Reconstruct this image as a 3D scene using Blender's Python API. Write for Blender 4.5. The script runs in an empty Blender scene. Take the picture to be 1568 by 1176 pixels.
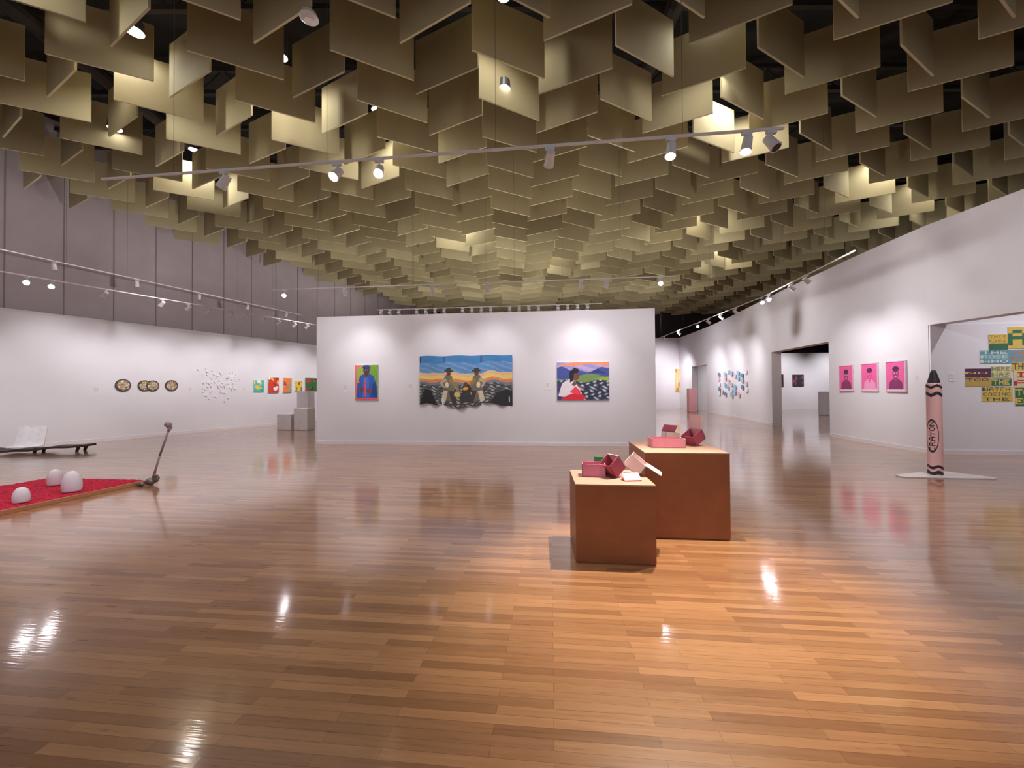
import bpy, bmesh, math, random
from mathutils import Vector, Matrix
random.seed(7)
S = bpy.context.scene
try:
    S.view_settings.view_transform = 'Standard'
except Exception: pass

# ---------------------------------------------------------------- helpers
def lin(c):
    o=[]
    for v in c[:3]:
        v=v/255.0
        o.append(v/12.92 if v<=0.04045 else ((v+0.055)/1.055)**2.4)
    return tuple(o)
MATS={}
def mat(name,c,rough=0.6,metal=0.0,var=0.06,scale=8.0,emit=0,spec=0.5,bump=0.0):
    if name in MATS: return MATS[name]
    m=bpy.data.materials.new(name); m.use_nodes=True
    nt=m.node_tree; b=nt.nodes['Principled BSDF']
    col=lin(c)
    tc=nt.nodes.new('ShaderNodeTexCoord'); nz=nt.nodes.new('ShaderNodeTexNoise')
    nz.inputs['Scale'].default_value=scale; nz.inputs['Detail'].default_value=4
    nt.links.new(tc.outputs['Object'],nz.inputs['Vector'])
    r=nt.nodes.new('ShaderNodeValToRGB')
    r.color_ramp.elements[0].position=0.3; r.color_ramp.elements[1].position=0.7
    r.color_ramp.elements[0].color=tuple(v*(1-var) for v in col)+(1,)
    r.color_ramp.elements[1].color=tuple(min(1,v*(1+var)) for v in col)+(1,)
    nt.links.new(nz.outputs['Fac'],r.inputs['Fac'])
    nt.links.new(r.outputs['Color'],b.inputs['Base Color'])
    b.inputs['Roughness'].default_value=rough; b.inputs['Metallic'].default_value=metal
    b.inputs['Specular IOR Level'].default_value=spec
    if bump:
        bp=nt.nodes.new('ShaderNodeBump'); bp.inputs['Strength'].default_value=bump; bp.inputs['Distance'].default_value=0.01
        nt.links.new(nz.outputs['Fac'],bp.inputs['Height']); nt.links.new(bp.outputs['Normal'],b.inputs['Normal'])
    if emit:
        b.inputs['Emission Color'].default_value=col+(1,); b.inputs['Emission Strength'].default_value=emit
    MATS[name]=m; return m
def attr_mat(rough=0.6):
    n='painted_surface_%d'%int(rough*100)
    if n in MATS: return MATS[n]
    m=bpy.data.materials.new(n); m.use_nodes=True; nt=m.node_tree; b=nt.nodes['Principled BSDF']
    a=nt.nodes.new('ShaderNodeAttribute'); a.attribute_name='Col'
    nt.links.new(a.outputs['Color'],b.inputs['Base Color']); b.inputs['Roughness'].default_value=rough
    MATS[n]=m; return m
def link(o,parent=None):
    S.collection.objects.link(o)
    if parent: o.parent=parent
    return o
def mobj(name,V,F,mats,mi=None,parent=None,loc=(0,0,0),rotz=0,smooth=False):
    me=bpy.data.meshes.new(name); me.from_pydata([tuple(v) for v in V],[],F)
    if not isinstance(mats,(list,tuple)): mats=[mats]
    for m in mats: me.materials.append(m)
    if mi: me.polygons.foreach_set('material_index',mi)
    if smooth: me.polygons.foreach_set('use_smooth',[True]*len(F))
    me.update()
    o=bpy.data.objects.new(name,me); o.location=loc; o.rotation_euler=(0,0,rotz)
    return link(o,parent)
class MB:
    """mesh accumulator"""
    def __init__(s): s.V=[];s.F=[];s.M=[]
    def add(s,V,F,mi=0,mx=None):
        k=len(s.V)
        for v in V:
            v=Vector(v); s.V.append(mx@v if mx else v)
        for f in F: s.F.append([i+k for i in f]); s.M.append(mi)
    def box(s,a,b,mi=0,mx=None):
        (x0,y0,z0),(x1,y1,z1)=a,b
        s.add([(x0,y0,z0),(x1,y0,z0),(x1,y1,z0),(x0,y1,z0),(x0,y0,z1),(x1,y0,z1),(x1,y1,z1),(x0,y1,z1)],
              [(0,3,2,1),(4,5,6,7),(0,1,5,4),(1,2,6,5),(2,3,7,6),(3,0,4,7)],mi,mx)
    def prism(s,P,z0,z1,mi=0):
        n=len(P); s.add([(x,y,z0) for x,y in P]+[(x,y,z1) for x,y in P],
          [tuple(range(n))[::-1],tuple(range(n,2*n))]+[(i,(i+1)%n,n+(i+1)%n,n+i) for i in range(n)],mi)
    def rod(s,p,q,r0,r1=None,n=10,mi=0):
        p=Vector(p);q=Vector(q); r1=r0 if r1 is None else r1
        d=(q-p).normalized(); a=d.orthogonal().normalized(); b=d.cross(a)
        V=[];
        for c,r in ((p,r0),(q,r1)):
            for i in range(n):
                t=2*math.pi*i/n; V.append(c+a*math.cos(t)*r+b*math.sin(t)*r)
        s.add(V,[(i,(i+1)%n,n+(i+1)%n,n+i) for i in range(n)]+[tuple(range(n))[::-1],tuple(range(n,2*n))],mi)
    def disc(s,c,d,r,n=16,mi=0):
        c=Vector(c); d=Vector(d).normalized(); a=d.orthogonal().normalized(); b=d.cross(a)
        s.add([c+a*math.cos(2*math.pi*i/n)*r+b*math.sin(2*math.pi*i/n)*r for i in range(n)],[tuple(range(n))],mi)
    def obj(s,name,mats,parent=None,loc=(0,0,0),rotz=0,smooth=False,bevel=0):
        o=mobj(name,s.V,s.F,mats,s.M,parent,loc,rotz,smooth)
        if bevel:
            m=o.modifiers.new('bevel','BEVEL'); m.width=bevel; m.segments=2; m.limit_method='ANGLE'
        return o
def inpoly(x,y,P):
    c=False; j=len(P)-1
    for i in range(len(P)):
        xi,yi=P[i]; xj,yj=P[j]
        if (yi>y)!=(yj>y) and x<(xj-xi)*(y-yi)/(yj-yi)+xi: c=not c
        j=i
    return c
def hit(sh,s,t):
    if sh[0]=='e':
        _,cx,cy,rx,ry=sh[:5]; return ((s-cx)/rx)**2+((t-cy)/ry)**2<1
    if sh[0]=='r': return sh[1]<=s<=sh[3] and sh[2]<=t<=sh[4]
    return inpoly(s,t,sh[1])
def painter(bg,shapes,jit=0.08,seed=1):
    rnd=random.Random(seed)
    def fn(s,t):
        c=bg(s,t) if callable(bg) else bg
        for sh in shapes:
            if hit(sh,s,t): c=sh[-1]
        k=1+rnd.uniform(-jit,jit)
        return tuple(min(255,max(0,v*k)) for v in c)
    return fn
def canvas(name,w,h,loc,rotz,fn,nx=80,ny=80,thick=0.04,frame=None,fw=0.02,edge=(235,232,235),wave=None,rough=0.6,parent=None,drop=None):
    """flat work hung on a wall: local X right, Z up, -Y towards room. loc = centre."""
    V=[];F=[];C=[];M=[]
    for j in range(ny+1):
        for i in range(nx+1):
            s=i/nx;t=j/ny
            y=-thick-(wave(s,t) if wave else 0)
            z=(t-0.5)*h
            if drop: z=(1-t)*(-h/2+drop(s))+t*(h/2+0.01*math.sin(s*19))
            V.append(((s-0.5)*w,y,z)); C.append(lin(fn(s,t))+(1,))
    for j in range(ny):
        for i in range(nx):
            a=j*(nx+1)+i; F.append((a,a+1,a+nx+2,a+nx+1)); M.append(0)
    mats=[attr_mat(rough),mat('canvas_edge_%d_%d_%d'%edge,edge)]
    if not drop:
        mb=MB()
        mb.box((-w/2,-thick+0.001,-h/2),(w/2,-0.002,h/2),1)
        if frame:
            mats.append(frame)
            f=fw
            for a,b in (((-w/2-f,-thick-.012,-h/2-f),(w/2+f,-.002,-h/2)),((-w/2-f,-thick-.012,h/2),(w/2+f,-.002,h/2+f)),
                        ((-w/2-f,-thick-.012,-h/2),(-w/2,-.002,h/2)),((w/2,-thick-.012,-h/2),(w/2+f,-.002,h/2))):
                mb.box(a,b,2)
        k=len(V)
        for v in mb.V: V.append(tuple(v)); C.append((1,1,1,1))
        for f_ in mb.F: F.append([i+k for i in f_])
        M+=mb.M
    o=mobj(name,V,F,mats,M,parent,loc,rotz)
    at=o.data.color_attributes.new('Col','FLOAT_COLOR','POINT')
    at.data.foreach_set('color',[x for c in C for x in c])
    return o
FONT={'C':'0111010000100001000001110','R':'1111010001111101001010001','A':'0111010001111111000110001','Y':'1000101010001000010000100',
'O':'0111010001100011000101110','N':'1000111001101011001110001','W':'1000110001101011101110001','H':'1000110001111111000110001','E':'1111110000111101000011111','T':'1111100100001000010000100','S':'0111110000011100000111110','I':'0111000100001000010001110'}
def textmask(txt,s,t):
    """s,t in 0..1 over the text line"""
    n=len(txt); k=s*n; i=int(k)
    if i<0 or i>=n or not 0<=t<=1: return False
    f=(k-i)/0.84
    if f>=1: return False
    g=FONT.get(txt[i])
    if not g: return False
    return g[min(4,int((1-t)*5))*5+min(4,int(f*5))]=='1'

# ---------------------------------------------------------------- camera
CAMH=1.55
cd=bpy.data.cameras.new('camera'); cam=bpy.data.objects.new('camera',cd); link(cam)
cd.sensor_width=36; cd.lens=36*600/1568; cd.clip_end=200
cam.location=(0,0,CAMH); cam.rotation_euler=(math.radians(90.716),math.radians(0.38),0)
S.camera=cam

# ---------------------------------------------------------------- materials
M_wall=mat('white_wall_paint',(226,222,230),0.75,var=0.012,scale=2)
M_base=mat('baseboard_paint',(228,220,226),0.45,var=0.01)
M_dark=mat('upper_wall_felt',(172,160,164),0.9,var=0.05,scale=1.5)
M_black=mat('plenum_black',(20,18,20),0.95,var=0.1)
M_white=mat('fixture_white',(225,222,225),0.4)
M_steel=mat('steel_cable',(90,86,88),0.5,metal=0.3)
M_lamp=mat('lamp_lens',(255,250,255),0.3,emit=150)
M_lampw=mat('ceiling_lamp_lens',(255,250,240),0.3,emit=16)
M_off=mat('lamp_lens_off',(60,58,60),0.2)

# floor
fm=bpy.data.materials.new('oak_strip_floor'); fm.use_nodes=True
nt=fm.node_tree; b=nt.nodes['Principled BSDF']; N=nt.nodes.new; L=nt.links.new
tc=N('ShaderNodeTexCoord'); mp=N('ShaderNodeMapping'); mp.inputs['Rotation'].default_value=(0,0,math.radians(5.7))
L(tc.outputs['Object'],mp.inputs['Vector'])
br=N('ShaderNodeTexBrick'); br.offset=0.37; br.offset_frequency=2; br.squash=1
br.inputs['Scale'].default_value=1; br.inputs['Brick Width'].default_value=0.74; br.inputs['Row Height'].default_value=0.055
br.inputs['Mortar Size'].default_value=0.0009; br.inputs['Mortar Smooth'].default_value=0.3; br.inputs['Bias'].default_value=0.0
br.inputs['Color1'].default_value=lin((138,94,62))+(1,); br.inputs['Color2'].default_value=lin((178,130,90))+(1,)
br.inputs['Mortar'].default_value=lin((96,62,42))+(1,)
L(mp.outputs['Vector'],br.inputs['Vector'])
mp2=N('ShaderNodeMapping'); mp2.inputs['Scale'].default_value=(1.2,26,1); L(mp.outputs['Vector'],mp2.inputs['Vector'])
nz=N('ShaderNodeTexNoise'); nz.inputs['Scale'].default_value=2.2; nz.inputs['Detail'].default_value=6; L(mp2.outputs['Vector'],nz.inputs['Vector'])
rp=N('ShaderNodeValToRGB'); rp.color_ramp.elements[0].position=0.3; rp.color_ramp.elements[0].color=(0.78,0.74,0.70,1); rp.color_ramp.elements[1].position=0.7; rp.color_ramp.elements[1].color=(1.08,1.06,1.04,1)
L(nz.outputs['Fac'],rp.inputs['Fac'])
mx=N('ShaderNodeMixRGB'); mx.blend_type='MULTIPLY'; mx.inputs['Fac'].default_value=0.7
L(br.outputs['Color'],mx.inputs['Color1']); L(rp.outputs['Color'],mx.inputs['Color2']); L(mx.outputs['Color'],b.inputs['Base Color'])
rr=N('ShaderNodeMapRange'); rr.inputs['To Min'].default_value=0.24; rr.inputs['To Max'].default_value=0.34
L(nz.outputs['Fac'],rr.inputs['Value']); L(rr.outputs['Result'],b.inputs['Roughness'])
b.inputs['Specular IOR Level'].default_value=0.4
b.inputs['Coat Weight'].default_value=0.95; b.inputs['Coat Roughness'].default_value=0.095; b.inputs['Coat IOR'].default_value=1.52
bp=N('ShaderNodeBump'); bp.inputs['Strength'].default_value=0.04; bp.inputs['Distance'].default_value=0.004
L(nz.outputs['Fac'],bp.inputs['Height']); L(bp.outputs['Normal'],b.inputs['Normal'])
nz3=N('ShaderNodeTexNoise'); nz3.inputs['Scale'].default_value=1.0; nz3.inputs['Detail'].default_value=1; mp3=N('ShaderNodeMapping'); mp3.inputs['Scale'].default_value=(4,60,1)
L(mp.outputs['Vector'],mp3.inputs['Vector']); L(mp3.outputs['Vector'],nz3.inputs['Vector'])
bp3=N('ShaderNodeBump'); bp3.inputs['Strength'].default_value=0.35; bp3.inputs['Distance'].default_value=0.0012
L(nz3.outputs['Fac'],bp3.inputs['Height']); L(bp3.outputs['Normal'],b.inputs['Coat Normal'])
mb=MB(); mb.box((-22,-8,-0.2),(27,31,0)); mb.obj('floor',[fm])

# ---------------------------------------------------------------- shell
mb=MB(); mb.box((-22,-8,9.6),(27,31,9.8)); mb.obj('ceiling',[M_black])
def offs(P,th):
    out=[]
    for i,p in enumerate(P):
        a=Vector(P[max(0,i-1)]);c=Vector(P[min(len(P)-1,i+1)])
        d=(c-a).normalized(); out.append((p[0]+d.y*th,p[1]-d.x*th))
    return out
def strip(mb,P,th,z0,z1,mi=0):
    Q=offs(P,th)
    for i in range(len(P)-1):
        mb.prism([P[i],P[i+1],Q[i+1],Q[i]],z0,z1,mi)
A=Vector((-5.62,11.27));B=Vector((3.79,10.33)); ANG=math.atan2(B.y-A.y,B.x-A.x); LEN=(B-A).length
mb=MB(); mb.box((0,0,0),(LEN,0.42,3.66)); mb.obj('wall_center',[M_wall],loc=(A.x,A.y,0),rotz=ANG,bevel=0.008)
mb=MB(); mb.box((-0.012,-0.014,0),(LEN+.012,0,0.10)); mb.obj('baseboard_center',[M_base],loc=(A.x,A.y,0),rotz=ANG,bevel=0.003)
lx=lambda y:-17.743+0.407*y
mb=MB(); strip(mb,[(lx(-2),-2),(lx(28.6),28.6)],-0.3,0,3.8); mb.obj('wall_left',[M_wall])
mb=MB(); strip(mb,[(lx(-2)-.0,-2),(lx(28.6),28.6)],0.014,0,0.10); mb.obj('baseboard_left',[M_base])
mb=MB(); ox,oy=-0.926*0.42,0.377*0.42
strip(mb,[(lx(-2)+ox,-2+oy),(lx(29)+ox,29+oy)],-0.3,0,9.6)
y=0
while y<28:
    p=(lx(y)+ox,y+oy); d=Vector((0.377,0.926)); 
    strip(mb,[p,(p[0]+d.x*.025,p[1]+d.y*.025)],0.015,3.0,9.6,1); y+=1.05
mb.obj('wall_left_upper',[M_dark,mat('panel_seam',(138,126,132),0.9)])
H=5.25
mb=MB()
strip(mb,[(10.6,-2),(10.1,3.5)],0.35,0,H)
strip(mb,[(10.1,3.5),(9.8,5.6),(9.65,7.4),(9.55,8.97)],0.35,2.95,H)
strip(mb,[(9.55,8.97),(9.66,10.1),(9.79,11.2),(9.96,12.3)],0.35,0,H)
strip(mb,[(9.96,12.3),(10.22,14.1),(10.55,15.9)],0.35,2.97,H)
strip(mb,[(10.55,15.9),(10.95,18),(11.4,20.3),(11.72,22.3),(11.98,24.1)],0.35,0,H)
strip(mb,[(11.98,24.1),(12.22,26.6)],0.35,2.97,H)
strip(mb,[(12.22,26.6),(12.4,29)],0.35,0,H)
mb.obj('wall_right',[M_wall])
mb=MB()
for P in ([(9.55,8.97),(9.66,10.1),(9.79,11.2),(9.96,12.3)],[(10.55,15.9),(10.95,18),(11.4,20.3),(11.72,22.3),(11.98,24.1)],[(12.22,26.6),(12.4,29)]):
    strip(mb,P,-0.014,0,0.1)
mb.obj('baseboard_right',[M_base])
PW0=Vector((9.555,8.93)); PWA=-0.1
mb=MB(); mb.box((0,0,0),(5.3,0.03,2.945)); mb.box((.36,0.03,0),(5.3,0.3,H)); mb.obj('wall_alcove',[M_wall],loc=(PW0.x,PW0.y,0),rotz=PWA)
mb=MB(); mb.box((0,-0.014,0),(5.2,0,0.1)); mb.obj('baseboard_alcove',[M_base],loc=(PW0.x,PW0.y,0),rotz=PWA)
mb=MB(); mb.box((14.7,-2,0),(15,8.2,H)); mb.obj('wall_alcove_side',[M_wall])
mb=MB(); mb.box((-8,29,0),(12.4,29.3,H)); mb.obj('wall_back',[M_wall])
mb=MB(); mb.box((12.8,27,0),(24,27.3,3.9)); mb.box((12.8,26.986,0),(24,27,0.1)); mb.obj('wall_annex',[M_wall])
mb=MB(); mb.box((-14,29.6,0),(26,29.9,9.6)); mb.obj('wall_back_upper',[mat('back_wall_dark',(62,56,58),0.9)])
mb=MB(); mb.box((24.4,-2,0),(24.7,29.6,9.6)); mb.obj('wall_right_upper',[mat('back_wall_dark',(62,56,58),0.9)])

# ---------------------------------------------------------------- baffle ceiling: staggered rows of boards hung at alternate angles
BZ=7.0; BH=0.98; bm_=MB()
sx,rowh=1.14,1.10
TH=math.radians(27)
def panel(cx,cy_,a,l):
    if (cx-lx(cy_))< 0.5: return
    if cx>24 or cy_>29 or cy_<.6: return
    a+=random.uniform(-.03,.03)
    d=Vector((math.cos(a),math.sin(a))); n=Vector((-d.y,d.x))*0.016; m=Vector((cx,cy_))
    p=m-d*l/2; q=m+d*l/2; z=BZ+random.uniform(-0.03,0.03)
    bm_.prism([tuple(p-n),tuple(q-n),tuple(q+n),tuple(p+n)],z,z+BH,random.choice([0,0,1,2]))
for j in range(-1,26):
    for i in range(-18,22):
        if i%2==0: panel(i*sx,1.0+j*rowh,TH,1.34)
        else:      panel(i*sx,1.0+j*rowh+.40,-TH,1.34)
baf=bm_.obj('ceiling_baffles',[mat('baffle_board_a',(170,158,126),0.85,var=0.05,scale=1.5),mat('baffle_board_b',(150,138,108),0.85,var=0.05,scale=1.5),mat('baffle_board_c',(182,170,136),0.85,var=0.05,scale=1.5)])
mb=MB()
for k in range(0,14):
    yy=1+k*2.1
    mb.box((-16,yy,8.75),(24,yy+.1,8.85)); mb.box((-16,yy,9.3),(24,yy+.1,9.4))
    for i in range(0,34): 
        x=-16+i*1.2; mb.rod((x,yy+.05,8.8),(x+.6,yy+.05,9.35),.02,n=5); mb.rod((x+.6,yy+.05,9.35),(x+1.2,yy+.05,8.8),.02,n=5)
for x in (-9,-3,3,9,15): mb.rod((x,0,8.5),(x,29,8.5),.16,n=10)
mb.obj('ceiling_trusses',[mat('truss_paint',(44,41,43),0.8)])

# ---------------------------------------------------------------- lights
K=1.7
def spot(name,loc,aim,W,size=50,blend=0.8,col=(1,0.97,0.975),rad=0.05):
    d=bpy.data.lights.new(name,'SPOT'); d.energy=W*K; d.spot_size=math.radians(size); d.spot_blend=blend; d.color=col; d.shadow_soft_size=rad
    o=bpy.data.objects.new(name,d); o.location=loc
    o.rotation_euler=(Vector(aim)-Vector(loc)).to_track_quat('-Z','Y').to_euler(); link(o); return o
def down(x,y,W,z=4.0,size=96,col=(1,.95,.93)): spot('floor_fill',(x,y,z),(x+.01,y,0),W*.95,size,.8,col,.06)  # added fill without a fixture, raises the general floor brightness
def up(x,y,W,z=4.45,col=(1,.96,.84)): spot('ceiling_fill',(x,y,z),(x+.01,y,9),W*.62,165,.5,col,.12)  # added fill, no such fixture: stands in for light bounced off the floor
def fixture(mb,p,aim,lit=True):
    """p: point on rail"""
    p=Vector(p); c=p-Vector((0,0,.14)); d=(Vector(aim)-c).normalized()
    mb.box((p.x-.05,p.y-.018,p.z-.045),(p.x+.05,p.y+.018,p.z-.012),0)
    mb.rod(p-Vector((0,0,.03)),c,.010,n=6)
    mb.rod(c-d*.08,c+d*.07,.045,.052,n=14)
    mb.rod(c+d*.0701,c+d*.085,.058,.058,n=14)
    mb.disc(c+d*.0865,d,.047,mi=1 if lit else 2)
    return c+d*.15
def track(name,P,z,cables=3,ztop=7.3):
    mb=MB()
    for i in range(len(P)-1):
        a=Vector((P[i][0],P[i][1],z)); c=Vector((P[i+1][0],P[i+1][1],z)); d=(c-a).normalized(); n=Vector((-d.y,d.x,0))*.013
        mb.prism([(a-n)[:2],(c-n)[:2],(c+n)[:2],(a+n)[:2]],z-.010,z+.012,0)
        for k in range(cables):
            q=a.lerp(c,(k+.5)/cables); mb.rod(q,(q.x,q.y,ztop),.0025,n=5,mi=3)
    return mb
TM=[M_white,M_lamp,M_off,M_steel]
ZT=4.2
fp=lambda t:(-5.1+7.9*t,4.86-.88*t,ZT)
mb=track('t',[fp(0)[:2],fp(1)[:2]],ZT,4)
W1=(1,.88,.72)
for t,aim,lit in ((.21,(-6.9,5.6,0),False),(.39,(-3,1.2,0),True),(.455,(-1,1.0,0),True),(.70,(0,10,1.6),False),(.86,(1.0,3.3,.5),True),(.955,(1.6,3.7,.5),True),(.985,(4,2,0),False)):
    q=fixture(mb,fp(t),aim,lit)
    if t==.86: spot('pedestal_spot',q,(1.25,3.05,0),560,54,.75,W1,.03)
    if t==.955: spot('pedestal_spot',q,(1.75,3.6,.2),250,58,.8,W1,.03)
    if t==.21: spot('installation_spot',q,(-6.9,5.7,0),170,60,.8,(1,.95,.97))
mb.obj('track_lighting',TM)
cy=lambda x:10.71-.1*x
mb=track('t',[(-6.3,cy(-6.3)-1.05),(3.9,cy(3.9)-1.05)],ZT,4)
for x,ax,az in ((-4.3,-4.1,2.0),(-2.0,-2.0,1.9),(-.6,-.5,1.9),(1.7,1.9,1.9),(2.3,2.0,1.9)):
    fixture(mb,(x,cy(x)-1.05,ZT),(ax,cy(ax),az))
for x in (-5.95,3.55): fixture(mb,(x,cy(x)-1.05,ZT),(x*.6,3,0),True)
mb.obj('track_lighting',TM)
for ax,az,w,sz in ((-4.1,1.7,58,78),(-2.0,1.6,48,82),(-.6,1.6,48,82),(1.9,1.7,66,78)):
    spot('art_and_fill_spot',(ax,cy(ax)-1.4,4.0),(ax,cy(ax),az),w,sz,1)
for ax in (-5.0,.8,3.2): spot('wall_fill',(ax,cy(ax)-2.6,4.05),(ax,cy(ax),1.8),80,100,1)  # wide fill lamps added to even out the centre wall
mb=track('t',[(-4.1,11.9),(2.6,11.2)],3.98,3)
for k in range(24):
    t=(k+.5)/24
    if k%5!=3: fixture(mb,(-4.1+6.7*t,11.9-.7*t,3.98),(-4.1+6.7*t,16,1.5),False)
mb.obj('track_lighting',TM)
rl=lambda y:(-15.0+.445*y,y,ZT)
mb=track('t',[rl(4)[:2],rl(17)[:2]],ZT,5)
for y in (8.9,9.25):
    fixture(mb,rl(y),(-4,2,0),True)
for y in (10.1,11.2,11.8,12.3,12.9,13.4,13.9,14.4,15,15.5,16.2):
    fixture(mb,rl(y),(lx(y+.6),y+.6,1.8),True if y in (11.8,14.4) else False)
mb.obj('track_lighting',TM)
for y,w in ((6.5,140),(9.0,115),(11.2,100),(12.7,110),(14.0,100),(15.4,115),(17.0,125),(18.5,135),(20.5,100)):
    spot('art_and_fill_spot',(lx(y)+2.1,y-.85,4.1),(lx(y),y,1.6),w,84,1)
for y in (8,12,16,20): spot('wall_fill',(lx(y)+4.2,y-1.4,4.4),(lx(y),y,6.0),110,100,1)  # added fill aimed at the dim upper left wall
spot('bench_fill',(-10.5,7.4,4.05),(-12.2,10.0,.3),130,50,1)  # lamp added without a fixture to brighten the paper book
mb=track('t',[(-13.4,6),(-9.6,18)],5.0,4)
for k in range(7):
    t=(k+.5)/7; fixture(mb,(-13.4+3.8*t,6+12*t,5.0),(-13.4+2*t,7+12*t,2),False)
mb.obj('track_lighting',TM)
mb=track('t',[(6.7,7.6),(7.35,11.3),(7.6,16),(7.9,22)],ZT,2)
for x,y,lit in ((6.95,9.2,0),(7.1,9.9,0),(7.3,11.1,1),(7.36,11.5,1),(7.45,13,0),(7.5,14,0),(7.55,15,0),(7.6,16,1),(7.7,18,0),(7.8,20,0)):
    fixture(mb,(x,y,ZT),(10.2,y+.2,1.9) if not lit else (5,4,0),bool(lit))
mb.obj('track_lighting',TM)
rx=lambda y:8.447+.123*y
for y,w in ((9.9,95),(11.1,85)):
    spot('art_and_fill_spot',(rx(y)-2.0,y-.3,4.1),(rx(y),y,1.8),w,78,1)
for x,y,w in ((11.0,18.2,150),(11.4,20.3,150),(11.8,22.6,150),(12.3,27.5,190)):
    spot('art_and_fill_spot',(x-2.4,y-.8,4.1),(x,y,1.8),w,90,1)
for y,w in ((7.6,80),(10.4,80),(14.0,115),(18,130),(22.5,150)): spot('wall_fill',(rx(y)-3.2,y,4.1),(rx(y),y,3.3),w,110,1)  # unseen fill lamps added to brighten the right wall
spot('art_and_fill_spot',(10.9,6.4,4.6),(11.0,8.7,1.7),140,84,1)
spot('art_and_fill_spot',(12.6,6.4,4.6),(12.6,8.5,1.7),110,84,1)
for x in (15,18.5,22): spot('art_and_fill_spot',(x,24.0,4.2),(x,27,1.6),300,90,1)  # unseen lamps added to light the annex wall
spot('art_and_fill_spot',(14,18,5.5),(14.5,18.1,0),400,120,.95)  # added annex fill aimed at the floor, no artwork here
for x in (-6,0,6,10.8): spot('art_and_fill_spot',(x,25.6,4.4),(x,29,2.0),330,100,1)  # unseen fill lamps added to brighten the back hall
for x,y,w in ((-9,6,150),(-7.6,10,150),(-3.4,7.4,130),(.4,7.0,120),(4.4,7.0,150),(7.0,5.2,150),(-3.0,4.4,110),(.2,3.2,110),(5.2,3.2,130),(-6.2,3,130),(7.2,10.5,140),(5.8,13.5,170),(8.2,17.5,200),(8.2,22,220),(-8.5,14.5,150),(-7.3,19,120)):
    down(x,y,w)
for x,y,w in ((-8.5,8.5,45),(-3,9.0,90),(2.6,9.0,105),(7,9.6,50),(-5.5,13.5,210),(0,14,390),(6,14,230),(0,20,430),(7,20,300),(-5.5,20,250),(12.5,13,70),(-11.5,8.6,40),(-9.5,13.5,60)):
    up(x,y,w)
cl=MB()
for x,y,w in ((-7.3,7.2,110),(-4.6,7.8,80),(-7.4,4.7,180),(3.6,6.8,60),(-0.1,6.6,50),(5.0,8.4,140),(-8.8,10.8,120),(-3.2,9.3,90),(6.6,13.6,90),(-1.9,14.6,80),(2.0,17.2,80),(9.5,17.5,100),(10.5,10.8,80),(13,12,100)):
    z=8.25
    cl.rod((x,y,z),(x,y,z+.22),.13,.1,n=16,mi=0); cl.disc((x,y,z-.001),(0,0,-1),.115,mi=1)
    spot('ceiling_lamp_light',(x,y,z-.04),(x+.15,y-.1,0),w,150,.6,(1,.97,.86),.1)
for x,y in ((-8.8,8.65),(-4.65,8.1),(-.12,7.58),(4.05,7.1),(-6.1,6.3)):
    z=7.4
    cl.rod((x,y,z),(x,y,z+.16),.13,.12,n=20,mi=0); cl.disc((x,y,z-.001),(0,0,-1),.125,n=20,mi=1); cl.rod((x,y,z+.16),(x,y,9.0),.008,n=5)
cl.obj('ceiling_lamps',[M_steel,M_lampw])
mb=MB(); mb.rod((-2.9,5.6,8.0),(-2.9,5.6,7.0),.008,n=6); mb.rod((-2.9,5.6,7.0),(-2.9,5.6,6.93),.10,.13,n=20); mb.rod((-2.9,5.6,6.93),(-2.9,5.6,6.88),.13,.07,n=20)
mb.obj('smoke_detector',[M_white])
w=bpy.data.worlds.new('world'); S.world=w; w.use_nodes=True
w.node_tree.nodes['Background'].inputs['Color'].default_value=(.95,.92,.96,1); w.node_tree.nodes['Background'].inputs['Strength'].default_value=0.55

# ---------------------------------------------------------------- artworks
def on_c(x,z): return (x,cy(x)-.001,z)
sk=(92,58,50)
def bgf(s,t):
    if s<.07 and t>.1: return (226,110,120)
    return (120,165,60) if (s+0.15*math.sin(t*9))>.5 else (160,180,84)
sh=[('p',[(.05,0),(.1,.45),(.22,.68),(.42,.76),(.62,.76),(.82,.66),(.95,.4),(.98,0)],(52,92,178)),
 ('p',[(.3,0),(.36,.6),(.5,.7),(.6,.6),(.62,0)],(70,110,205)),
 ('p',[(.42,.66),(.58,.66),(.56,.78),(.44,.78)],sk),
 ('e',.5,.84,.14,.11,sk),('e',.5,.93,.17,.07,(60,60,130)),('e',.45,.85,.02,.01,(240,230,230)),('e',.56,.85,.02,.01,(240,230,230)),('e',.5,.79,.04,.01,(150,60,70)),
 ('e',.3,.3,.12,.08,(120,70,90)),('e',.62,.26,.12,.08,(120,70,90)),('r',.12,.5,.2,.53,(240,90,120)),('p',[(.0,.86),(.32,1),(0,1)],(250,110,120)),
 ('p',[(.7,.1),(.95,.05),(.9,.5),(.78,.5)],(36,66,140)),('p',[(.4,.1),(.47,.1),(.47,.6),(.43,.6)],(235,80,110)),('r',0,0,1,.04,(240,90,100))]
canvas('portrait_painting',.68,.98,on_c(-4.11,1.765),ANG,painter(bgf,sh),60,90)
def cbg(s,t):
    n=math.sin(s*31+t*9)*.012+math.sin(s*13)*.018
    t2=t+n
    if t2>.86: return (70,130,190) 
    if t2>.66: return (84+60*(math.sin(s*40+t*60)>.6),148,200)
    if t2>.60: return (226,190,150)
    if t2>.53: return (240,205,125)
    if t2>.47: return (225,140,90)
    if t2>.42: return (120,130,150)
    k=math.sin(s*60+math.sin(t*40)*2)*math.sin(t*50+s*20)
    return (92,94,98) if k>.25 else ((58,60,64) if k>-.4 else (170,168,165))
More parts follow.
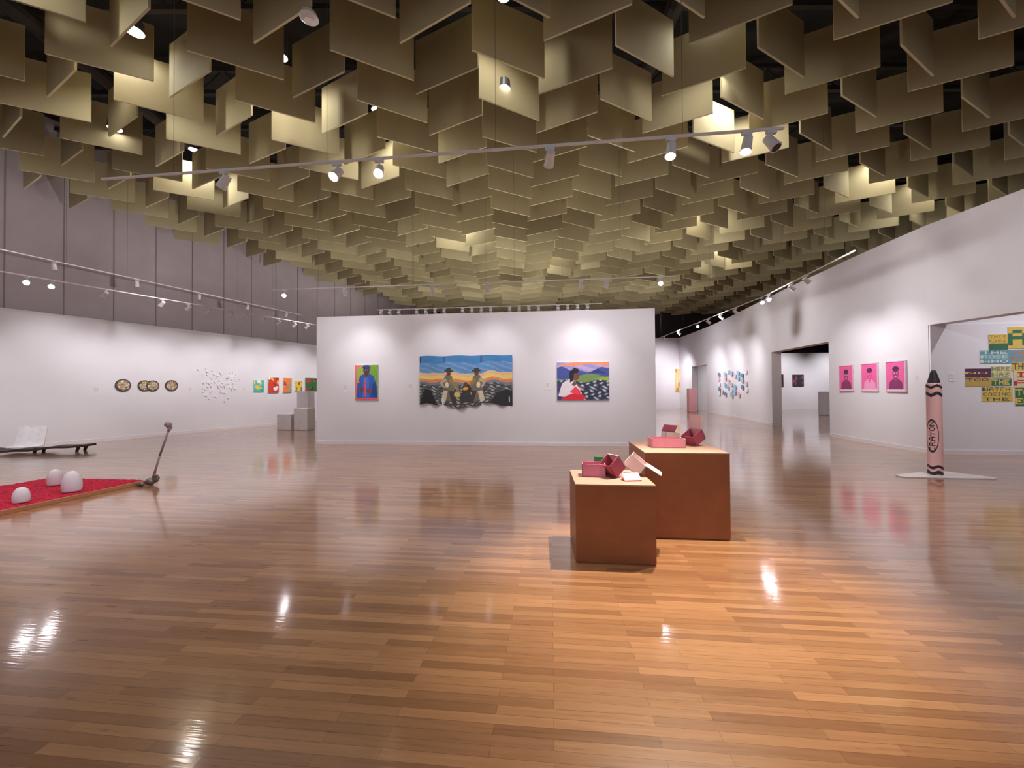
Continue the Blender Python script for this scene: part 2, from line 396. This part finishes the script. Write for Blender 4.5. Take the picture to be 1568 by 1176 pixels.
def fig(cx,fl):
    f=lambda P:[(cx+fl*a,b_) for a,b_ in P]
    D=(70,62,60)
    return [('p',f([(-.055,.12),(-.07,.5),(-.03,.62),(.035,.6),(.06,.4),(.05,.1)]),(120,112,100)),
      ('p',f([(-.06,.3),(-.09,.08),(-.04,.06),(-.01,.3)]),(215,205,185)),('p',f([(.0,.3),(.04,.05),(.09,.08),(.06,.32)]),D),
      ('e',cx,.655,.024,.055,(100,70,58)),('e',cx,.70,.05,.025,(60,66,60)),('e',cx,.73,.026,.035,(60,66,60)),
      ('p',f([(.02,.56),(.10,.42),(.12,.3),(.09,.3),(.07,.4),(.0,.48)]),(150,130,80)),
      ('p',f([(-.04,.56),(-.1,.45),(-.06,.35),(-.04,.36),(-.07,.45),(-.02,.5)]),(190,175,150)),
      ('e',cx+fl*.09,.26,.035,.05,(210,190,120)),('e',cx-fl*.02,.42,.02,.06,(235,220,190))]
csh=fig(.32,1)+fig(.62,-1)+[('p',[(.44,.1),(.47,.42),(.52,.46),(.56,.38),(.55,.08)],(60,58,62)),('e',.50,.44,.02,.045,(96,70,60)),('e',.50,.36,.03,.03,(225,160,40)),
  ('p',[(0,0),(.06,.3),(.12,.28),(.2,.0)],(34,34,38)),('p',[(.76,0),(.84,.25),(.93,.33),(1,.3),(1,0)],(46,46,50)),('r',.0,.86,.015,.99,(50,70,110)),('r',.66,.85,.68,1,(60,100,150)),('r',.26,.86,.275,1,(60,100,150))]
canvas('hanging_cloth_painting',2.60,1.42,on_c(-1.28,1.77),ANG,painter(cbg,csh,.06,3),230,120,thick=.03,
   wave=lambda s,t:.02*math.sin(s*44)*(1-t*.6)+.012*math.sin(s*17+t*5),drop=lambda s:.03+.06*math.sin(s*9.5+.5)+.02*math.sin(s*27),rough=.8)
def lbg(s,t):
    m1=.80+.06*math.sin(s*7+1)+.03*math.sin(s*17); m2=.62+.07*math.sin(s*6+4); m3=.50+.04*math.sin(s*9)
    if t>m1: return (196,170,215) if math.sin(s*14+t*30)>0 else (160,150,215)
    if t>m2: return (70,84,160) 
    if t>m3: return (120,150,90)
    k=math.sin(s*38+2*math.sin(t*21))*math.cos(t*36+s*11)
    return (46,52,70) if k<.1 else ((110,116,140) if k<.6 else (205,205,225))
lsh=[('p',[(0,.92),(.3,1),(1,1),(1,.9),(.6,.95),(.3,.9)],(250,150,100)),
 ('p',[(0,0),(0,.42),(.12,.5),(.3,.4),(.42,.2),(.5,0)],(70,60,110)),
 ('p',[(.02,.1),(.1,.44),(.24,.56),(.34,.5),(.44,.3),(.5,.08),(.3,.03)],(235,225,235)),
 ('p',[(.08,.02),(.2,.12),(.4,.2),(.56,.08),(.5,0),(.1,0)],(226,40,60)),
 ('p',[(.24,.2),(.36,.36),(.47,.2),(.4,.12)],(240,70,90)),
 ('e',.36,.64,.075,.12,(120,74,64)),('p',[(.25,.46),(.24,.74),(.33,.86),(.42,.82),(.42,.73),(.33,.7),(.31,.5)],(30,28,40)),
 ('e',.39,.66,.012,.012,(20,20,20)),('p',[(.33,.5),(.38,.42),(.34,.36),(.28,.4)],(120,74,64)),
 ('p',[(.36,.46),(.5,.34),(.52,.3),(.42,.32)],(130,80,68)),('p',[(.6,.72),(.78,.82),(.95,.7)],(48,60,130)),('p',[(.7,.55),(1,.62),(1,.5)],(160,180,70))]
canvas('landscape_painting',1.37,1.0,on_c(1.90,1.75),ANG,painter(lbg,lsh,.06,5),130,95)
def label(loc,rot,w=.1,h=.16):
    mb=MB(); mb.box((-w/2,-.006,-h/2),(w/2,-.0005,h/2),0)
    for k in range(5): mb.box((-w/2+.012,-.0068,h/2-.03-k*.025),(w/2-.015-.01*(k%2),-.006,h/2-.025-k*.025),1)
    mb.obj('wall_label',[mat('label_card',(232,228,232)),mat('label_ink',(120,115,120))],loc=loc,rotz=rot)
for x,z in ((-4.75,1.6),(-2.85,1.62),(.97,1.62)): label(on_c(x,z),ANG,.13,.2)
RA=math.atan2(-.9925,-.122)
def pbg(s,t): return (236,96,160) if (int(s*14)+int(t*18))%2 else (242,110,172)
def face(k):
    pk=(170,70,124) if k!=1 else (236,80,156)
    return [('r',0,0,1,.05,(240,200,225)),('p',[(.12,.05),(.16,.3),(.36,.42),(.64,.42),(.84,.3),(.9,.05)],(140,60,110) if k!=1 else (250,160,205)),
     ('e',.5,.6,.17,.2,pk),('e',.5,.76,.18,.09,(96,44,84)),('e',.43,.62,.03,.015,(250,220,235)),('e',.57,.62,.03,.015,(250,220,235)),('e',.5,.5,.06,.015,(250,180,210)),
     ('r',.485,.54,.515,.61,(160,50,110)),('p',[(.42,.4),(.58,.4),(.5,.28)],pk)]
for k,y in enumerate((11.5,10.63,9.8)):
    canvas('pink_portrait_print',.54,.72,(rx(y)-.02,y,1.80),RA,painter(pbg,face(k),.05,k+9),54,72,thick=.03,frame=mat('frame_pale',(226,196,212),.4),fw=.025)
label((rx(9.25)-.002,9.25,1.75),RA,.1,.15); label((rx(12.0)-.002,12.0,1.6),RA,.1,.15)
def poster(name,cx,z,w,h,c1,c2,lines,seed):
    def fn(s,t):
        n=len(lines); i=int((1-t)*n)
        i=min(n-1,max(0,i)); f=1-((1-t)*n-i)
        if textmask(lines[i],(s-.06)/.88,(f-.15)/.7): return c2
        return c1
    dx=cx-PW0.x
    canvas(name,w,h,(cx,PW0.y+dx*math.tan(PWA)-.001,z),PWA,painter(fn,[],.05,seed),80,60,thick=.012)
G=(58,110,84);Yl=(216,184,92);Bl=(108,156,178);Pu=(88,52,84);Or=(204,120,66);Tn=(214,200,158)
for a in ((10.50,1.84,.52,.20,Pu,Yl,['','NO','']),(10.50,1.64,.52,.20,(190,160,90),Pu,['TOO','']),(10.86,2.20,.62,.30,Bl,(210,220,200),['THE','ROSE','WHO']),(10.92,2.60,.38,.20,Yl,(170,130,70),['THIS','ON']),
          (10.92,2.40,.38,.20,G,(46,90,70),['']),(11.33,2.62,.42,.48,Yl,G,['A']),(11.36,2.22,.36,.26,Bl,Or,['THE','HON']),(11.36,1.98,.36,.20,(200,180,90),Pu,['THE']),(10.97,1.86,.40,.26,Tn,(120,140,90),['HERE','WAS']),
          (10.97,1.63,.40,.16,G,Yl,['THE']),(10.88,1.36,.62,.33,Yl,(60,90,80),['WATCH','CASINO','THE']),(11.38,1.70,.34,.36,Tn,(180,60,60),['I','A']),(11.40,1.30,.34,.4,G,(220,190,80),['TO','EA']),
          (11.8,2.5,.42,.4,Bl,Yl,['SHE','IS']),(11.8,2.0,.42,.4,Or,Yl,['AS','WE']),(11.8,1.5,.42,.4,Yl,Pu,['IT','TO'])):
    poster('text_print',*a,seed=int(a[0]*50+a[1]*10))
label((9.97,PW0.y+(9.97-PW0.x)*math.tan(PWA)-.001,1.75),PWA,.12,.2)
LA=math.atan2(.926,.377)
def lw(y,off=.002): return (lx(y)+.926*off,y-.377*off)
def tondo(parent,y,z,r,seed,dx=0):
    rnd=random.Random(seed); V=[(0,-.03,0)];C=[(200,180,150)];F=[];M=[]
    nr,na=8,36
    for i in range(1,nr+1):
        for k in range(na):
            a=2*math.pi*k/na; rr_=r*i/nr; V.append((rr_*math.cos(a),-.03,rr_*math.sin(a)))
            C.append((78,60,52) if i>=7 else rnd.choice([(150,110,80),(220,190,150),(120,140,120),(90,60,60),(236,226,214),(200,150,90)]))
    for k in range(na): F.append((0,1+k,1+(k+1)%na))
    for i in range(nr-1):
        for k in range(na): a=1+i*na; F.append((a+k,a+na+k,a+na+(k+1)%na,a+(k+1)%na))
    k0=len(V)
    for k in range(na):
        a=2*math.pi*k/na; V.append((r*math.cos(a),0,r*math.sin(a))); C.append((58,44,40))
    a0=1+(nr-1)*na
    for k in range(na): F.append((a0+k,k0+k,k0+(k+1)%na,a0+(k+1)%na))
    x_,y_=lw(y); o=mobj('round_picture' if not parent else 'disc',V,F,attr_mat(.5),None,parent,(x_,y_,z) if not parent else (dx,0,0),LA if not parent else 0)
    at=o.data.color_attributes.new('Col','FLOAT_COLOR','POINT'); at.data.foreach_set('color',[q for c in C for q in lin(c)+(1,)])
    return o
tondo(None,12.67,1.75,.2,1)
e=bpy.data.objects.new('double_round_picture',None); x_,y_=lw(13.29); e.location=(x_,y_,1.74); e.rotation_euler=(0,0,LA); link(e)
tondo(e,0,0,.18,2,-.11); o=tondo(e,0,0,.18,3,.11); o.location.y=-.006
tondo(None,13.9,1.75,.19,4)
mb=MB(); rnd=random.Random(5)
for k in range(90):
    s_=rnd.gauss(0,.42); z=rnd.gauss(0,.33)
    if abs(s_)>.8 or abs(z)>.65: continue
    a=rnd.uniform(.015,.028); mb.box((s_-a,-.02-rnd.random()*.015,z-a),(s_+a,-.001,z+a*rnd.uniform(.4,1.2)),0)
x_,y_=lw(15.4); mb.obj('paper_piece_cluster',[mat('paper_white',(242,238,245))],loc=(x_,y_,1.78),rotz=LA)
def absn(cols,seed,f=6):
    rnd=random.Random(seed); sh=[]
    for k in range(16):
        c=rnd.choice(cols)
        if rnd.random()<.5: sh.append(('e',rnd.random(),rnd.random(),rnd.uniform(.06,.22),rnd.uniform(.06,.2),c))
        else:
            x,y=rnd.random(),rnd.random(); sh.append(('p',[(x+rnd.uniform(-.25,.25),y+rnd.uniform(-.25,.25)) for _ in range(4)],c))
    return painter(cols[0],sh,.06,seed)
for ya,yb,z0,z1,cols in ((16.62,17.04,1.5,2.0,[(70,190,190),(90,170,90),(230,200,80),(240,240,230)]),(17.22,17.68,1.45,2.12,[(210,60,50),(240,190,60),(240,240,230),(60,60,60)]),
   (17.89,18.28,1.45,2.12,[(236,130,60),(240,180,120),(200,70,50),(120,170,160)]),(18.46,18.78,1.5,1.98,[(220,210,60),(60,90,160),(220,60,60)]),(18.95,19.75,1.52,2.15,[(50,110,60),(30,60,50),(110,170,80),(190,60,50)])):
    ym=(ya+yb)/2; x_,y_=lw(ym)
    canvas('small_painting',(yb-ya)*1.08,z1-z0,(x_,y_,(z0+z1)/2),LA,absn(cols,int(ya*7)),40,40)
for y in (12.1,14.45,16.3): 
    x_,y_=lw(y); label((x_,y_,1.6),LA,.12,.18)
mb=MB(); rnd=random.Random(11)
dirv=Vector((10.95-11.7,18.0-22.2)).normalized(); R2=math.atan2(dirv.y,dirv.x)
for i in range(9):
    for j in range(5):
        if rnd.random()<.25: continue
        s_=-1.9+i*.46+rnd.uniform(-.05,.05); z=-.55+j*.27+(.13 if i%2 else 0)+rnd.uniform(-.03,.03)
        mb.box((s_-.13,-.02,z-.1),(s_+.13,-.001,z+.1),rnd.choice([0,1,1,2,3]))
mb.obj('paper_sheet_cluster',[mat('sheet_pink',(226,190,205)),mat('sheet_blue',(150,190,215)),mat('sheet_pale',(236,232,240)),mat('sheet_teal',(90,140,170))],loc=(11.28,20.1,1.75),rotz=R2)
canvas('annex_picture',.7,.75,(19.7,26.999,2.0),0,absn([(50,40,50),(150,60,80),(80,70,90)],4),30,30,frame=mat('frame_dark',(40,36,38)),fw=.03)
canvas('annex_picture',.6,.8,(18.35,26.999,2.0),0,absn([(50,30,35),(120,40,50)],8),30,30,frame=mat('frame_dark',(40,36,38)),fw=.03)
canvas('tall_picture',.5,1.7,(12.3,28.999,2.1),0,absn([(230,200,140),(240,230,220),(190,150,90)],6),30,60)

# ---------------------------------------------------------------- pedestals
def quad_ped(name,P,h,m,mt):
    mb=MB(); c=(sum(p[0] for p in P)/4,sum(p[1] for p in P)/4)
    ins=[(c[0]+(p[0]-c[0])*.975,c[1]+(p[1]-c[1])*.975) for p in P]
    ou=[(c[0]+(p[0]-c[0])*1.006,c[1]+(p[1]-c[1])*1.006) for p in P]
    mb.prism(ins,0,.02,0); mb.prism(P,.012,h-.012,0); mb.prism(ou,h-.012,h,1)
    return mb.obj(name,[m,mt],bevel=.002)
M_mdf=mat('brown_mdf',(148,86,50),.42,var=.10,scale=5); M_mdf_lit=mat('brown_mdf_lit_top',(178,140,120),.5,var=.05,scale=6)  # top is a paler copy of the board: lit look put into its colour
quad_ped('display_pedestal',[(.56,3.50),(1.25,3.43),(1.30,4.06),(.60,4.12)],.70,M_mdf,M_mdf_lit)
quad_ped('display_pedestal',[(1.37,4.06),(2.20,3.975),(2.29,4.84),(1.46,4.92)],.885,M_mdf,M_mdf_lit)
Wp=mat('pedestal_white',(214,208,212),.6)
def wped(x,y,w,d,h,name='white_pedestal',m=None):
    mb=MB(); mb.box((-w/2+.01,-d/2+.01,0),(w/2-.01,d/2-.01,.03)); mb.box((-w/2,-d/2,.02),(w/2,d/2,h)); mb.obj(name,[m or Wp],loc=(x,y,0),rotz=ANG,bevel=.006)
wped(-8.85,15.5,.58,.5,.62); wped(-8.15,15.4,.55,.5,.85); wped(-9.1,17.3,.5,.5,1.5); wped(-8.1,17.6,.6,.5,1.2)
wped(17.1,21.4,.45,.45,1.28)
wped(11.45,25.0,.45,.45,1.5,'pink_pedestal',mat('pink_paint',(240,176,184),.5))
def foldbox(name,loc,rotz,w,d,h,co,ci,lid=110,side=None,tilt=0,front=None):
    mb=MB(); t=.006
    mb.box((-w/2,-d/2,0),(w/2,d/2,t),1)
    mb.box((-w/2,-d/2,0),(w/2,-d/2+t,h),0); mb.box((-w/2,d/2-t,0),(w/2,d/2,h),0)
    mb.box((-w/2,-d/2,0),(-w/2+t,d/2,h),0); mb.box((w/2-t,-d/2,0),(w/2,d/2,h),2)
    if lid is not None:
        m=Matrix.Translation((0,d/2,h))@Matrix.Rotation(math.radians(-lid),4,'X'); mb.box((-w/2,-d,0),(w/2,0,t),1,m)
    if side is not None:
        m=Matrix.Translation((w/2,0,h))@Matrix.Rotation(math.radians(side),4,'Y'); mb.box((0,-d/2,0),(w*.9,d/2,t),2,m)
    if front is not None:
        m=Matrix.Translation((0,-d/2,h))@Matrix.Rotation(math.radians(front),4,'X'); mb.box((-w/2,-d*.8,0),(w/2,0,t),2,m)
    T=Matrix.Rotation(math.radians(tilt),4,'Y')
    V=[T@v for v in mb.V]; mz=min(v.z for v in V); mb.V=[Vector((v.x,v.y,v.z-mz)) for v in V]
    return mb.obj(name,[co,ci,mat('box_cream_pink',(226,190,190),.6)],loc=loc,rotz=rotz)
mv=mat('box_mauve',(202,118,146),.6);mr=mat('box_maroon',(164,74,98),.6);pk=mat('box_pink',(222,142,162),.6);cr=mat('box_cream',(228,206,202),.6);gr=mat('box_green',(70,140,90),.6)
foldbox('folded_box',(.79,3.84,.701),-.15,.22,.16,.12,mv,pk,lid=None)
foldbox('folded_box',(1.00,3.80,.701),.5,.15,.15,.15,mr,pk,lid=None,tilt=-38)
foldbox('folded_box',(1.17,3.88,.701),-.4,.17,.17,.13,cr,cr,lid=None,tilt=40,side=-8)
mb=MB(); mb.prism([(-.05,-.03),(.05,-.03),(.02,.03)],0,.15); mb.obj('folded_green_box',[gr],loc=(.88,4.04,.701))
mb=MB(); mb.box((0,0,0),(.16,.006,.10),0,Matrix.Rotation(math.radians(-55),4,'X')); mb.box((0,0,0),(.16,.11,.006),0,Matrix.Rotation(math.radians(5),4,'X'))
mz=min(v.z for v in mb.V); mb.V=[v-Vector((0,0,mz)) for v in mb.V]; mb.obj('folded_card',[pk],loc=(1.02,3.57,.701),rotz=.1)
foldbox('folded_box',(1.74,4.44,.886),-.1,.36,.2,.10,pk,mv,lid=None)
foldbox('folded_box',(2.12,4.55,.886),.4,.17,.17,.12,mr,mv,lid=None,tilt=-30,side=-60)
foldbox('folded_box',(1.90,4.74,.886),.2,.18,.10,.12,cr,pk,lid=60,tilt=6)

# ---------------------------------------------------------------- giant crayon
e=bpy.data.objects.new('giant_crayon_sculpture',None); e.location=(7.34,6.82,0); link(e)
mb=MB(); P=[]
for cx_,cy_,a0,a1 in ((-.62,-.02,120,270),(.62,-.18,-90,10),(.35,.28,20,110)):
    for k in range(6):
        a=math.radians(a0+(a1-a0)*k/5); P.append((cx_+.1*math.cos(a),cy_-.05+.1*math.sin(a)))
mb.prism(P,0,.018); mb.obj('base_plate',[mat('plate_white',(222,214,216),.35)],parent=e,bevel=.003)
RB=.099
prof=[(0,.02),(RB-.01,.02),(RB,.03),(RB,1.58),(RB-.008,1.60),(RB-.02,1.605),(RB-.022,1.64),(.034,1.81),(.024,1.825),(0,1.83)]
Z=[];R=[]
for i in range(len(prof)-1):
    (r0,z0),(r1,z1)=prof[i],prof[i+1]; n=max(1,int((z1-z0)/.008))
    for k in range(n): R.append(r0+(r1-r0)*k/n); Z.append(z0+(z1-z0)*k/n)
R.append(prof[-1][0]);Z.append(prof[-1][1])
na=120;V=[];C=[];F=[]
face_a=math.atan2(-6.82,-7.34)
for i,(r_,z_) in enumerate(zip(R,Z)):
    for k in range(na):
        a=2*math.pi*k/na; V.append((r_*math.cos(a),r_*math.sin(a),z_))
        da=(a-face_a+math.pi)%(2*math.pi)-math.pi
        c=(234,186,188)
        wv=.018*math.sin(a*4)
        if z_>1.60: c=(52,46,54)
        elif 1.52<z_+wv<1.565 or 1.38<z_+wv<1.44: c=(40,34,42)
        elif .13<z_+wv<.18 or .02<z_+wv<.085 : c=(40,34,42)
        elif .38<z_<1.0 and abs(da+.35)<.95:
            s_=(z_-.43)/.52; t_=(da+.35+.4)/.8
            el=((z_-.69)/.29)**2+((da+.35)/.9)**2
            if el<1:
                c=(40,34,42) if el>.78 else c
                if 0<s_<1 and 0<t_<1 and textmask('CRAYON',s_,1-t_): c=(40,34,42)
        C.append(lin(c)+(1,))
for i in range(len(Z)-1):
    for k in range(na): F.append((i*na+k,i*na+(k+1)%na,(i+1)*na+(k+1)%na,(i+1)*na+k))
o=mobj('crayon_body',V,F,attr_mat(.4),None,e,smooth=True)
at=o.data.color_attributes.new('Col','FLOAT_COLOR','POINT'); at.data.foreach_set('color',[q for c in C for q in c])

# ---------------------------------------------------------------- red platform installation
e=bpy.data.objects.new('red_carpet_platform',None); link(e)
Pp=[(-6.14,6.6),(-7.98,6.8),(-8.42,4.45),(-6.57,4.2)]
mb=MB(); mb.prism(Pp,0,.06); mb.obj('wood_base',[mat('ply_edge',(176,120,86),.5)],parent=e,bevel=.004)
cx0=sum(p[0] for p in Pp)/4; cy0=sum(p[1] for p in Pp)/4
cm=mat('red_carpet',(176,24,54),.95,var=.45,scale=30,bump=1)
nx=110; V=[];F=[]
cor=[Vector((cx0+(p[0]-cx0)*.975,cy0+(p[1]-cy0)*.975)) for p in Pp]
rnd=random.Random(3)
for j in range(nx+1):
    for i in range(nx+1):
        s_=i/nx;t_=j/nx; p=(cor[0]*(1-s_)+cor[1]*s_)*(1-t_)+(cor[3]*(1-s_)+cor[2]*s_)*t_
        ed=i in(0,nx) or j in (0,nx)
        V.append((p.x,p.y,.06 if ed else .064+rnd.random()*.018))
for j in range(nx):
    for i in range(nx): a=j*(nx+1)+i; F.append((a,a+1,a+nx+2,a+nx+1))
mobj('carpet',V,F,cm,None,e)
def egg(name,x,y,r,h,seed):
    V=[];F=[];na,nr=32,20; rnd=random.Random(seed); ph=rnd.random()*6
    for i in range(nr+1):
        t=i/nr; th=-math.pi*.16+t*(math.pi*.66)
        for k in range(na):
            a=2*math.pi*k/na; rr_=r*math.cos(th)**.9*(1+.03*math.sin(a*3+ph)) if math.cos(th)>0 else 0
            zz=(math.sin(th)+math.sin(math.pi*.16))/(1+math.sin(math.pi*.16)); V.append((rr_*math.cos(a),rr_*math.sin(a),zz*h))
    for i in range(nr):
        for k in range(na): F.append((i*na+k,i*na+(k+1)%na,(i+1)*na+(k+1)%na,(i+1)*na+k))
    F.append(tuple(range(na))[::-1]); F.append(tuple(range(nr*na,(nr+1)*na)))
    mobj(name,V,F,mat('plaster_white',(222,212,222),.55,var=.03,scale=20,bump=.2),None,None,(x,y,.083),0,True)
egg('white_plaster_dome',-6.56,5.25,.082,.20,1); egg('white_plaster_dome',-7.22,6.2,.09,.25,2); egg('white_plaster_dome',-6.50,5.80,.11,.30,3)
mb=MB(); foot=Vector((-5.98,6.52,.06)); top=Vector((-5.74,6.55,.88))
pts=[foot,foot.lerp(top,.5)+Vector((-.012,0,0)),top,top+Vector((.03,0,.07)),top+Vector((-.01,-.01,.125)),top+Vector((-.05,-.01,.10))]
rad=[.018,.015,.016,.034,.04,.016]
for i in range(len(pts)-1): mb.rod(pts[i],pts[i+1],rad[i],rad[i+1],n=12,mi=0)
def blob(c,r,sz=(1,1,1),mi=1):
    n=12;V=[];F=[]
    for i in range(9):
        th=-math.pi/2+math.pi*i/8
        for k in range(n):
            a=2*math.pi*k/n; q=1+.12*math.sin(3*a+i); V.append((c[0]+r*sz[0]*q*math.cos(th)*math.cos(a),c[1]+r*sz[1]*q*math.cos(th)*math.sin(a),c[2]+r*sz[2]*math.sin(th)))
    for i in range(8):
        for k in range(n): F.append((i*n+k,i*n+(k+1)%n,(i+1)*n+(k+1)%n,(i+1)*n+k))
    mb.add(V,F,mi)
blob((-5.99,6.5,.06),.06,(1.3,1,1)); blob((-5.92,6.52,.1),.05,(1,1,1.3)); blob((-6.07,6.42,.035),.035,(1.8,1,1)); blob((-5.89,6.48,.16),.03)
blob(tuple(top+Vector((.01,0,.1))),.045,(1,.8,1.3),0)
mb.obj('walking_staff_sculpture',[mat('staff_grey',(140,118,120),.4),mat('pewter',(120,108,106),.35,metal=.5)],smooth=True)

# low bench with open book
e=bpy.data.objects.new('low_plank_bench',None); e.location=(-12.0,10.15,0); e.rotation_euler=(0,0,.2); link(e)
mb=MB(); n=24
for i in range(n):
    x0=-1.6+2.5*i/n; x1=-1.6+2.5*(i+1)/n; z=lambda x:.13+.035*math.sin(x*2.4)+.012*math.sin(x*9); hh=lambda x:.22-.03*math.sin(x*3)
    mb.add([(x0,-hh(x0),z(x0)-.05),(x1,-hh(x1),z(x1)-.05),(x1,hh(x1),z(x1)-.05),(x0,hh(x0),z(x0)-.05),(x0,-hh(x0),z(x0)),(x1,-hh(x1),z(x1)),(x1,hh(x1),z(x1)),(x0,hh(x0),z(x0))],
      [(0,3,2,1),(4,5,6,7),(0,1,5,4),(1,2,6,5),(2,3,7,6),(3,0,4,7)],0)
mb.obj('plank',[mat('dark_driftwood',(62,44,42),.6,var=.3,scale=6)],parent=e)
mb=MB()
for x in (-1.3,-.2,.7):
    for y in (-.12,.12): mb.rod((x,y,0),(x+.04,y,.11),.03,.035,n=8)
mb.obj('legs',[mat('dark_driftwood',(62,44,42))],parent=e)
mb=MB()
def page(sgn):
    n=10
    for i in range(n):
        a0=i/n;a1=(i+1)/n; f=lambda a:(sgn*(.02+a*.26),.0+.05*a*a,.0)
        x0,y0,_=f(a0);x1,y1,_=f(a1); H0=.48
        mb.add([(x0,y0,0),(x1,y1,0),(x1,y1+.12,H0+.03*math.sin(a1*3)),(x0,y0+.12,H0+.03*math.sin(a0*3)),(x0,y0+.02,0),(x1,y1+.02,0),(x1,y1+.14,H0+.03*math.sin(a1*3)),(x0,y0+.14,H0+.03*math.sin(a0*3))],
         [(0,1,2,3),(7,6,5,4),(0,4,5,1),(2,6,7,3),(0,3,7,4),(1,5,6,2)],0)
page(1);page(-1); mb.box((-.3,-.16,-.005),(.3,0.03,.012),0); mb.box((-.03,.0,0),(.03,.03,.48),0,Matrix.Rotation(math.radians(-14),4,'X'))
mb.obj('open_paper_book',[mat('paper_white',(242,238,245))],loc=(-12.35,10.0,.165),rotz=.35)
